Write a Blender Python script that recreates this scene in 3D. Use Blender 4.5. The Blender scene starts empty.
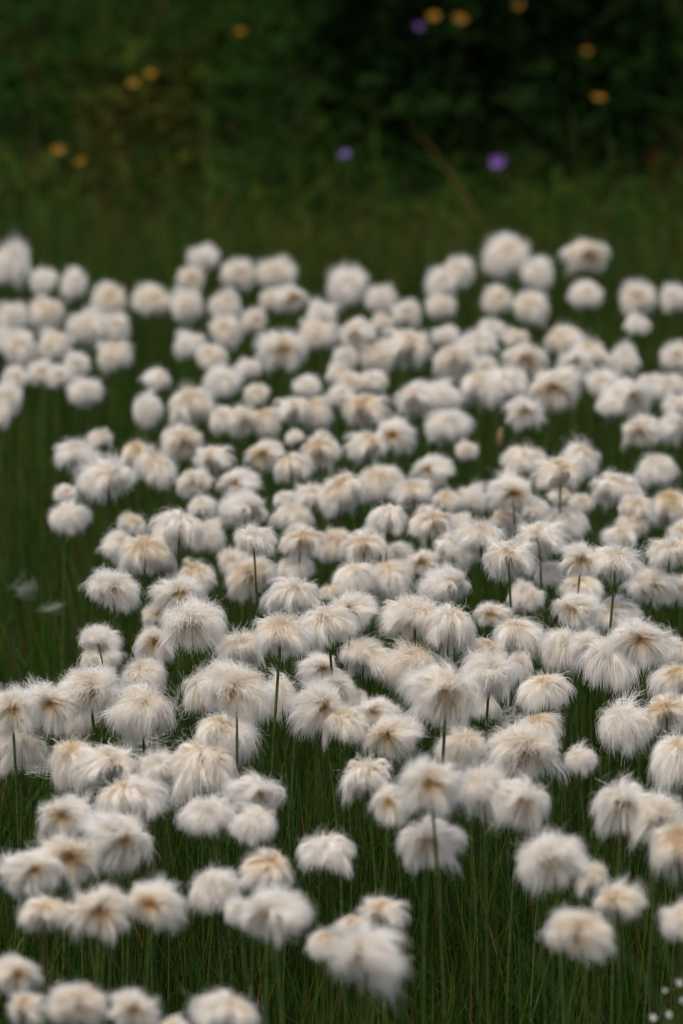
import bpy, math, random
import numpy as np
from mathutils import Vector, Matrix, Quaternion

RNG = np.random.default_rng(7)
random.seed(7)
scene = bpy.context.scene
COL = scene.collection
W_PX, H_PX = 683, 1024

# ------------------------------------------------------------------ camera
HEAD_H = 0.25                      # height of the white heads above the ground
CAM_H = HEAD_H + 0.74
F_MM = 150.0
F_PX = F_MM / 36.0 * H_PX
PITCH = math.atan((512 + 485) / F_PX)
FOCUS_Y = 690                      # the row of heads that is sharp

cam_d = bpy.data.cameras.new("camera")
cam = bpy.data.objects.new("camera", cam_d)
COL.objects.link(cam)
cam.location = (0, 0, CAM_H)
cam.rotation_euler = (math.pi / 2 - PITCH, 0, 0)
cam_d.sensor_fit = 'VERTICAL'
cam_d.sensor_height = 36.0
cam_d.sensor_width = 24.0
cam_d.lens = F_MM
cam_d.clip_start = 0.05
cam_d.clip_end = 500
scene.camera = cam
CAMP = Vector((0, 0, CAM_H))
FWD = Vector((0, math.cos(PITCH), -math.sin(PITCH)))
UP = Vector((0, math.sin(PITCH), math.cos(PITCH)))
RIGHT = Vector((1, 0, 0))


def depth_at(py, z=HEAD_H):
    """axis depth at which the ray through row py meets the height z"""
    v = (512 - py) / F_PX
    dz = FWD.z + UP.z * v
    return (z - CAM_H) / dz


def at(px, py, depth):
    return CAMP + depth * (FWD + RIGHT * ((px - 341.5) / F_PX) + UP * ((512 - py) / F_PX))


cam_d.dof.use_dof = True
cam_d.dof.focus_distance = depth_at(FOCUS_Y)
cam_d.dof.aperture_fstop = 8.4
cam_d.dof.aperture_blades = 0
APERTURE = F_MM / 1000 / 8.4


def blur_px(d):
    f = depth_at(FOCUS_Y)
    return APERTURE * F_PX / f * abs(1 - f / d)


# ------------------------------------------------------------------ terrain
def smooth(t):
    t = np.clip(t, 0, 1)
    return t * t * (3 - 2 * t)


def vnoise(x, y, seed=0):
    """cheap smooth value noise, -1..1"""
    x = np.asarray(x, float); y = np.asarray(y, float)
    xi = np.floor(x).astype(np.int64); yi = np.floor(y).astype(np.int64)
    fx = x - xi; fy = y - yi
    fx = fx * fx * (3 - 2 * fx); fy = fy * fy * (3 - 2 * fy)

    def h(a, b):
        n = (a * 374761393 + b * 668265263 + seed * 1274126177) & 0x7fffffff
        n = ((n ^ (n >> 13)) * 1274126177) & 0x7fffffff
        return ((n ^ (n >> 16)) & 0xffff) / 32767.5 - 1
    return (h(xi, yi) * (1 - fx) + h(xi + 1, yi) * fx) * (1 - fy) + (h(xi, yi + 1) * (1 - fx) + h(xi + 1, yi + 1) * fx) * fy


def ground_z(x, y):
    x = np.asarray(x, float); y = np.asarray(y, float)
    rise = smooth((y - 5.6) / 4.0) * 0.25 + np.maximum(y - 8.0, 0) * 0.07
    return rise + 0.012 * vnoise(x * 2.3, y * 2.3, 3) + 0.03 * smooth((y - 5) / 2) * vnoise(x * 1.1, y * 1.1, 5)


# ------------------------------------------------------------------ materials
def new_mat(name):
    m = bpy.data.materials.new(name)
    m.use_nodes = True
    nt = m.node_tree
    nt.nodes.clear()
    out = nt.nodes.new('ShaderNodeOutputMaterial')
    return m, nt, out


def leaf_mat(name, translucent=0.35, rough=0.7, tint=(1, 1, 1), vary=0.25):
    m, nt, out = new_mat(name)
    N, L = nt.nodes, nt.links
    at_ = N.new('ShaderNodeVertexColor'); at_.layer_name = 'tone'
    noise = N.new('ShaderNodeTexNoise'); noise.inputs['Scale'].default_value = 60
    geo = N.new('ShaderNodeNewGeometry'); L.new(geo.outputs['Position'], noise.inputs['Vector'])
    hsv = N.new('ShaderNodeHueSaturation')
    mp = N.new('ShaderNodeMapRange')
    mp.inputs['To Min'].default_value = 1 - vary; mp.inputs['To Max'].default_value = 1 + vary
    L.new(noise.outputs['Fac'], mp.inputs['Value']); L.new(mp.outputs['Result'], hsv.inputs['Value'])
    L.new(at_.outputs['Color'], hsv.inputs['Color'])
    bs = N.new('ShaderNodeBsdfDiffuse')
    L.new(hsv.outputs['Color'], bs.inputs['Color'])
    tr = N.new('ShaderNodeBsdfTranslucent'); L.new(hsv.outputs['Color'], tr.inputs['Color'])
    mix = N.new('ShaderNodeMixShader'); mix.inputs['Fac'].default_value = translucent
    L.new(bs.outputs['BSDF'], mix.inputs[1]); L.new(tr.outputs['BSDF'], mix.inputs[2])
    L.new(mix.outputs['Shader'], out.inputs['Surface'])
    return m


def plain_mat(name, col, rough=0.6, scale=150, vary=0.3, spec=0.3):
    m, nt, out = new_mat(name)
    N, L = nt.nodes, nt.links
    tc = N.new('ShaderNodeTexCoord')
    noise = N.new('ShaderNodeTexNoise'); noise.inputs['Scale'].default_value = scale
    L.new(tc.outputs['Object'], noise.inputs['Vector'])
    ramp = N.new('ShaderNodeValToRGB')
    ramp.color_ramp.elements[0].position = 0.3; ramp.color_ramp.elements[1].position = 0.7
    ramp.color_ramp.elements[0].color = tuple(c * (1 - vary) for c in col) + (1,)
    ramp.color_ramp.elements[1].color = tuple(min(c * (1 + vary), 0.95) for c in col) + (1,)
    L.new(noise.outputs['Fac'], ramp.inputs['Fac'])
    bs = N.new('ShaderNodeBsdfPrincipled'); bs.inputs['Roughness'].default_value = rough
    bs.inputs['Specular IOR Level'].default_value = spec
    L.new(ramp.outputs['Color'], bs.inputs['Base Color'])
    L.new(bs.outputs['BSDF'], out.inputs['Surface'])
    return m


def cotton_mat():
    """bristles: rusty tan where they leave the spikelet, silky white beyond"""
    m, nt, out = new_mat("cotton_bristle")
    N, L = nt.nodes, nt.links
    uv = N.new('ShaderNodeUVMap'); uv.uv_map = 'along'
    sep = N.new('ShaderNodeSeparateXYZ'); L.new(uv.outputs['UV'], sep.inputs['Vector'])
    ramp = N.new('ShaderNodeValToRGB')
    cr = ramp.color_ramp
    cr.elements[0].position = 0.0; cr.elements[0].color = (0.58, 0.33, 0.08, 1)
    cr.elements[1].position = 1.0; cr.elements[1].color = (0.96, 0.94, 0.895, 1)
    e = cr.elements.new(0.14); e.color = (0.74, 0.49, 0.17, 1)
    e = cr.elements.new(0.29); e.color = (0.89, 0.78, 0.57, 1)
    e = cr.elements.new(0.50); e.color = (0.945, 0.91, 0.84, 1)
    oi = N.new('ShaderNodeObjectInfo')
    # how far the rust reaches differs from plant to plant
    mr = N.new('ShaderNodeMapRange'); mr.inputs['To Min'].default_value = 0.7; mr.inputs['To Max'].default_value = 1.4
    L.new(oi.outputs['Random'], mr.inputs['Value'])
    mul = N.new('ShaderNodeMath'); mul.operation = 'MULTIPLY'
    lk = N.new('ShaderNodeMapRange'); lk.inputs['To Min'].default_value = 0.68; lk.inputs['To Max'].default_value = 1.55
    L.new(sep.outputs['Y'], lk.inputs['Value'])
    m2 = N.new('ShaderNodeMath'); m2.operation = 'MULTIPLY'
    L.new(sep.outputs['X'], m2.inputs[0]); L.new(lk.outputs['Result'], m2.inputs[1])
    L.new(m2.outputs['Value'], mul.inputs[0]); L.new(mr.outputs['Result'], mul.inputs[1])
    L.new(mul.outputs['Value'], ramp.inputs['Fac'])
    # each lock of bristles a little different
    hsv = N.new('ShaderNodeHueSaturation')
    mv = N.new('ShaderNodeMapRange'); mv.inputs['To Min'].default_value = 0.86; mv.inputs['To Max'].default_value = 1.04
    L.new(sep.outputs['Y'], mv.inputs['Value']); L.new(mv.outputs['Result'], hsv.inputs['Value'])
    L.new(ramp.outputs['Color'], hsv.inputs['Color'])
    df = N.new('ShaderNodeBsdfDiffuse'); L.new(hsv.outputs['Color'], df.inputs['Color'])
    tr = N.new('ShaderNodeBsdfTranslucent'); L.new(hsv.outputs['Color'], tr.inputs['Color'])
    mix = N.new('ShaderNodeMixShader'); mix.inputs['Fac'].default_value = 0.55
    L.new(df.outputs['BSDF'], mix.inputs[1]); L.new(tr.outputs['BSDF'], mix.inputs[2])
    L.new(mix.outputs['Shader'], out.inputs['Surface'])
    return m


M_COTTON = cotton_mat()
M_STEM = plain_mat("stem_green", (0.040, 0.064, 0.014), 0.6, 90, 0.35, spec=0.08)
M_FSTEM = plain_mat("herb_stem", (0.014, 0.026, 0.006), 0.7, 90, 0.35, spec=0.0)
M_SPIKE = plain_mat("spikelet_brown", (0.14, 0.075, 0.03), 0.7, 400, 0.45)
M_GRASS = leaf_mat("grass_blade", 0.2)
M_LEAF = leaf_mat("herb_leaf", 0.12)
M_SOIL = plain_mat("peat_soil", (0.028, 0.024, 0.014), 0.9, 14, 0.4, spec=0.0)
M_YELLOW = plain_mat("yellow_petal", (0.28, 0.145, 0.006), 0.6, 80, 0.12)
M_DISC = plain_mat("flower_disc", (0.22, 0.08, 0.008), 0.8, 300, 0.3)
M_PURPLE = plain_mat("purple_petal", (0.075, 0.026, 0.16), 0.6, 80, 0.15)
M_TANBUD = plain_mat("bud_brown", (0.16, 0.105, 0.055), 0.8, 300, 0.35)
M_WHITE = plain_mat("white_petal", (0.42, 0.42, 0.39), 0.6, 80, 0.05)


# ------------------------------------------------------------------ mesh helpers
def quads_mesh(name, verts, quads, mat, uv=None, tone=None, smooth_=True):
    me = bpy.data.meshes.new(name)
    nv, nq = len(verts), len(quads)
    me.vertices.add(nv)
    me.vertices.foreach_set('co', np.ascontiguousarray(verts, dtype=np.float32).ravel())
    me.loops.add(nq * 4)
    me.loops.foreach_set('vertex_index', np.ascontiguousarray(quads, dtype=np.int32).ravel())
    me.polygons.add(nq)
    me.polygons.foreach_set('loop_start', np.arange(0, nq * 4, 4, dtype=np.int32))
    me.polygons.foreach_set('loop_total', np.full(nq, 4, dtype=np.int32))
    me.update(calc_edges=True)
    if smooth_:
        me.polygons.foreach_set('use_smooth', np.ones(nq, dtype=bool))
    if uv is not None:
        l = me.uv_layers.new(name='along')
        l.data.foreach_set('uv', np.ascontiguousarray(uv[quads.ravel()], dtype=np.float32).ravel())
    if tone is not None:
        a = me.color_attributes.new('tone', 'FLOAT_COLOR', 'POINT')
        c = np.ones((nv, 4), dtype=np.float32); c[:, :3] = tone
        a.data.foreach_set('color', c.ravel())
    me.materials.append(mat)
    me.validate()
    return me


def ribbons(paths, width, side):
    """paths (n,k,3), width (n,k), side (n,k,3) -> verts, quads, and index of (strand, step) per vertex"""
    n, k, _ = paths.shape
    a = paths - side * width[..., None] * 0.5
    b = paths + side * width[..., None] * 0.5
    verts = np.stack([a, b], axis=2).reshape(n * k * 2, 3)
    base = (np.arange(n)[:, None] * k + np.arange(k - 1)[None, :]) * 2
    q = np.stack([base, base + 1, base + 3, base + 2], axis=-1).reshape(-1, 4)
    return verts, q


def norm(v):
    return v / np.maximum(np.linalg.norm(v, axis=-1, keepdims=True), 1e-9)


def link(name, me, parent=None):
    o = bpy.data.objects.new(name, me)
    COL.objects.link(o)
    if parent is not None:
        o.parent = parent
    return o


# ------------------------------------------------------------------ tufts of cotton
def tuft_mesh(seed, tilt, side_lean, theta_max, droop, wind=(0, 0.3, 0), ragged=0.15, n_locks=70,
              n_strands=6400, free=0.5, curl=0.26, steps=10, length=1.0, lumpy=0.30, inward=1.35, clump=0.46):
    """unit tuft: bristles leave the origin, fan out round an axis and bend over under their own weight.
    Local -Y is the side turned to windward."""
    r = np.random.default_rng(seed)
    ax = np.array([math.sin(side_lean), math.sin(tilt) * math.cos(side_lean), math.cos(tilt) * math.cos(side_lean)])
    ax /= np.linalg.norm(ax)
    t1 = np.cross(ax, [1, 0, 0.01]); t1 /= np.linalg.norm(t1)
    t2 = np.cross(ax, t1)

    def dirs(n):
        ct = 1 - r.random(n) ** 0.9 * (1 - math.cos(theta_max))
        st = np.sqrt(np.maximum(1 - ct * ct, 0))
        ph = r.random(n) * 2 * math.pi
        return ct[:, None] * ax + st[:, None] * (np.cos(ph)[:, None] * t1 + np.sin(ph)[:, None] * t2)

    ldir = dirs(n_locks)
    llen = np.clip(1 + r.normal(0, ragged, n_locks), 0.55, 1.5)
    lcurl = r.normal(0, curl, (n_locks, 3))
    ltone = r.random(n_locks)
    ldroop = droop * np.clip(1 + r.normal(0, 0.25, n_locks), 0.3, 2)
    lphase = r.random(n_locks) * 6.28
    n = n_strands
    lock = r.integers(0, n_locks, n)
    isfree = r.random(n) < free
    d0 = ldir[lock] + r.normal(0, 0.16, (n, 3))
    d0[isfree] = dirs(int(isfree.sum())) + r.normal(0, 0.05, (int(isfree.sum()), 3))
    d0 = norm(d0)
    L = length * llen[lock] * np.clip(r.normal(0.90, 0.11, n), 0.5, 1.08)
    L[isfree] = length * np.clip(r.normal(0.84, 0.12, int(isfree.sum())), 0.4, 1.0)
    # uneven, lobed outline
    k1, k2, k3 = r.normal(0, 1, (3, 3)) * 2.2
    lump = np.sin(d0 @ k1 + r.random() * 6) + np.sin(d0 @ k2 * 1.5 + r.random() * 6) + 0.7 * np.sin(d0 @ k3 * 2.2 + r.random() * 6)
    L = L * (1 + lumpy * lump / 2.7)
    fly = r.random(n) < 0.02
    L[fly] *= 1.15
    dr = np.where(isfree, droop * np.clip(1 + r.normal(0, .3, n), .2, 2), ldroop[lock])
    cv = np.where(isfree[:, None], r.normal(0, curl, (n, 3)), lcurl[lock] + r.normal(0, 0.05, (n, 3)))
    ph = np.where(isfree, r.random(n) * 6.28, lphase[lock])
    wnd = np.array(wind)[None, :]
    p = np.zeros((n, steps + 1, 3))
    p[:, 0] = d0 * 0.03 + r.normal(0, 0.035, (n, 3)) - ax * 0.03
    d = d0.copy()
    wob = r.normal(0, 1, (n, 3)); wob2 = r.normal(0, 1, (n, 3))
    for i in range(steps):
        t = (i + 0.5) / steps
        d = d0 + np.array([0, 0, -1.0]) * (dr * 1.25 * t ** 1.15)[:, None] + wnd * t + cv * (np.sin(ph + 4.2 * t) * t * 1.4)[:, None] + wob * 0.13 * math.sin(5 * t) + wob2 * 0.10 * math.sin(9 * t + 1)
        hub = p[:, i].copy(); hub[:, 2] = 0
        d = d - hub * (inward * max(0.0, t - 0.35) ** 1.0 * 1.6)
        d = norm(d)
        p[:, i + 1] = p[:, i] + d * (L / steps)[:, None]
    # locks draw together towards their tips
    for li in range(n_locks):
        idx = np.where((lock == li) & ~isfree)[0]
        if len(idx) < 3:
            continue
        m = p[idx].mean(axis=0)
        tt = np.linspace(0, 1, steps + 1)
        pull = clump * np.sin(np.clip(tt, 0, 1) * math.pi * 0.95)[None, :, None]
        p[idx] = p[idx] * (1 - pull) + m[None] * pull
    tang = norm(np.gradient(p, axis=1))
    rv = norm(r.normal(0, 1, (n, 1, 3)))
    side = norm(np.cross(tang, np.broadcast_to(rv, tang.shape)))
    tt = np.linspace(0, 1, steps + 1)
    wd = 0.0088 * (1 - 0.75 * tt[None, :] ** 2) * np.clip(r.normal(1, .2, (n, 1)), .5, 1.6)
    v, q = ribbons(p, wd, side)
    uvx = np.repeat(np.broadcast_to(tt[None, :] * (L[:, None] / length), (n, steps + 1))[..., None], 2, axis=2).reshape(-1)
    tn = np.where(isfree, r.random(n), ltone[lock])
    uvy = np.repeat(np.broadcast_to(tn[:, None], (n, steps + 1))[..., None], 2, axis=2).reshape(-1)
    uv = np.stack([uvx, uvy], axis=-1)
    me = quads_mesh("seed_tuft", v, q, M_COTTON, uv=uv)
    # where the fluff reads as solid, seen along +Y
    pts = p[:, 1:].reshape(-1, 3)
    lo = np.percentile(pts, 0.8, axis=0); hi = np.percentile(pts, 99.2, axis=0)
    return me, lo, hi


R = math.radians
TUFTS = {}
# o: open to the wind, rusty heart and stem in full view;  u: umbrella over its stem;  m: combed-down mop;
# b: round ball;  r: ragged, streaming;
TUFTS['o'] = [tuft_mesh(100 + i, R(72 + 6 * (i % 3)), R(-29 + 6.5 * i), R(122), 0.82 + 0.13 * (i % 4), wind=(0.10 * (i - 4.5), 0.30, 0), ragged=0.10 + .04 * (i % 3), free=(.5, .32, .42)[i % 3], clump=(.45, .64, .5)[i % 3]) for i in range(10)]
TUFTS['u'] = [tuft_mesh(200 + i, R(46 + 6 * (i % 3)), R(-30 + 6.5 * i), R(122), 1.2 + 0.16 * (i % 4), wind=(0.10 * (i - 4.5), 0.30, 0), ragged=0.10 + .04 * (i % 2), free=(.45, .3)[i % 2], clump=(.48, .66)[i % 2]) for i in range(10)]
TUFTS['m'] = [tuft_mesh(300 + i, R(20 + 7 * (i % 4)), R(-28 + 4.5 * i), R(132), 1.45 + 0.2 * (i % 3), wind=(0.07 * (i - 6.5), 0.22, 0), ragged=0.09 + .04 * (i % 3), free=(.5, .25, .35)[i % 3], clump=(.48, .72, .58)[i % 3], curl=(.2, .3)[i % 2]) for i in range(14)]
TUFTS['b'] = [tuft_mesh(400 + i, R(34), R(-24 + 10 * i), R(150), 0.7 + .15 * (i % 3), wind=(0.1 * (i - 3), 0.15, 0), ragged=0.10, lumpy=.2 + .06 * (i % 3)) for i in range(6)]
TUFTS['r'] = [tuft_mesh(500 + i, R(55), R(15 + 5 * i), R(112), 1.0, wind=(0.75, 0.3, 0), ragged=0.24, curl=0.35, inward=0.2) for i in range(2)]


def spikelet_mesh():
    n_r, n_s = 9, 12
    vs, qs = [], []
    for i in range(n_r):
        t = i / (n_r - 1)
        rad = 0.11 * math.sin(math.pi * min(1, 0.08 + t * 0.92)) ** 0.7 * (1.05 - 0.45 * t)
        for j in range(n_s):
            a = 2 * math.pi * j / n_s
            rr = rad * (1 + 0.16 * math.sin(3 * a + i * 2.1))
            vs.append((rr * math.cos(a), rr * math.sin(a), -0.16 + 0.30 * t))
    for i in range(n_r - 1):
        for j in range(n_s):
            qs.append((i * n_s + j, i * n_s + (j + 1) % n_s, (i + 1) * n_s + (j + 1) % n_s, (i + 1) * n_s + j))
    return quads_mesh("spikelet", np.array(vs), np.array(qs), M_SPIKE)


SPIKE = spikelet_mesh()


def stem_mesh(seed):
    """unit-high stem with a slight bow and a swollen leaf sheath low down; radii in metres"""
    r = random.Random(seed)
    n, k = 14, 7
    bx, by = r.uniform(-.035, .035), r.uniform(-.02, .02)
    vs, qs = [], []
    for i in range(n):
        t = i / (n - 1)
        rad = 0.00112 - 0.00032 * t
        rad += 0.0005 * math.exp(-((t - 0.33) / 0.05) ** 2)
        bow = math.sin(math.pi * t)
        ox, oy = bx * bow * 0.25, by * bow * 0.25
        for j in range(k):
            a = 2 * math.pi * j / k
            vs.append((ox + rad * math.cos(a), oy + rad * math.sin(a), t))
    for i in range(n - 1):
        for j in range(k):
            qs.append((i * k + j, i * k + (j + 1) % k, (i + 1) * k + (j + 1) % k, (i + 1) * k + j))
    return quads_mesh("stem", np.array(vs), np.array(qs), M_STEM)


STEMS = [stem_mesh(i) for i in range(7)]

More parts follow.
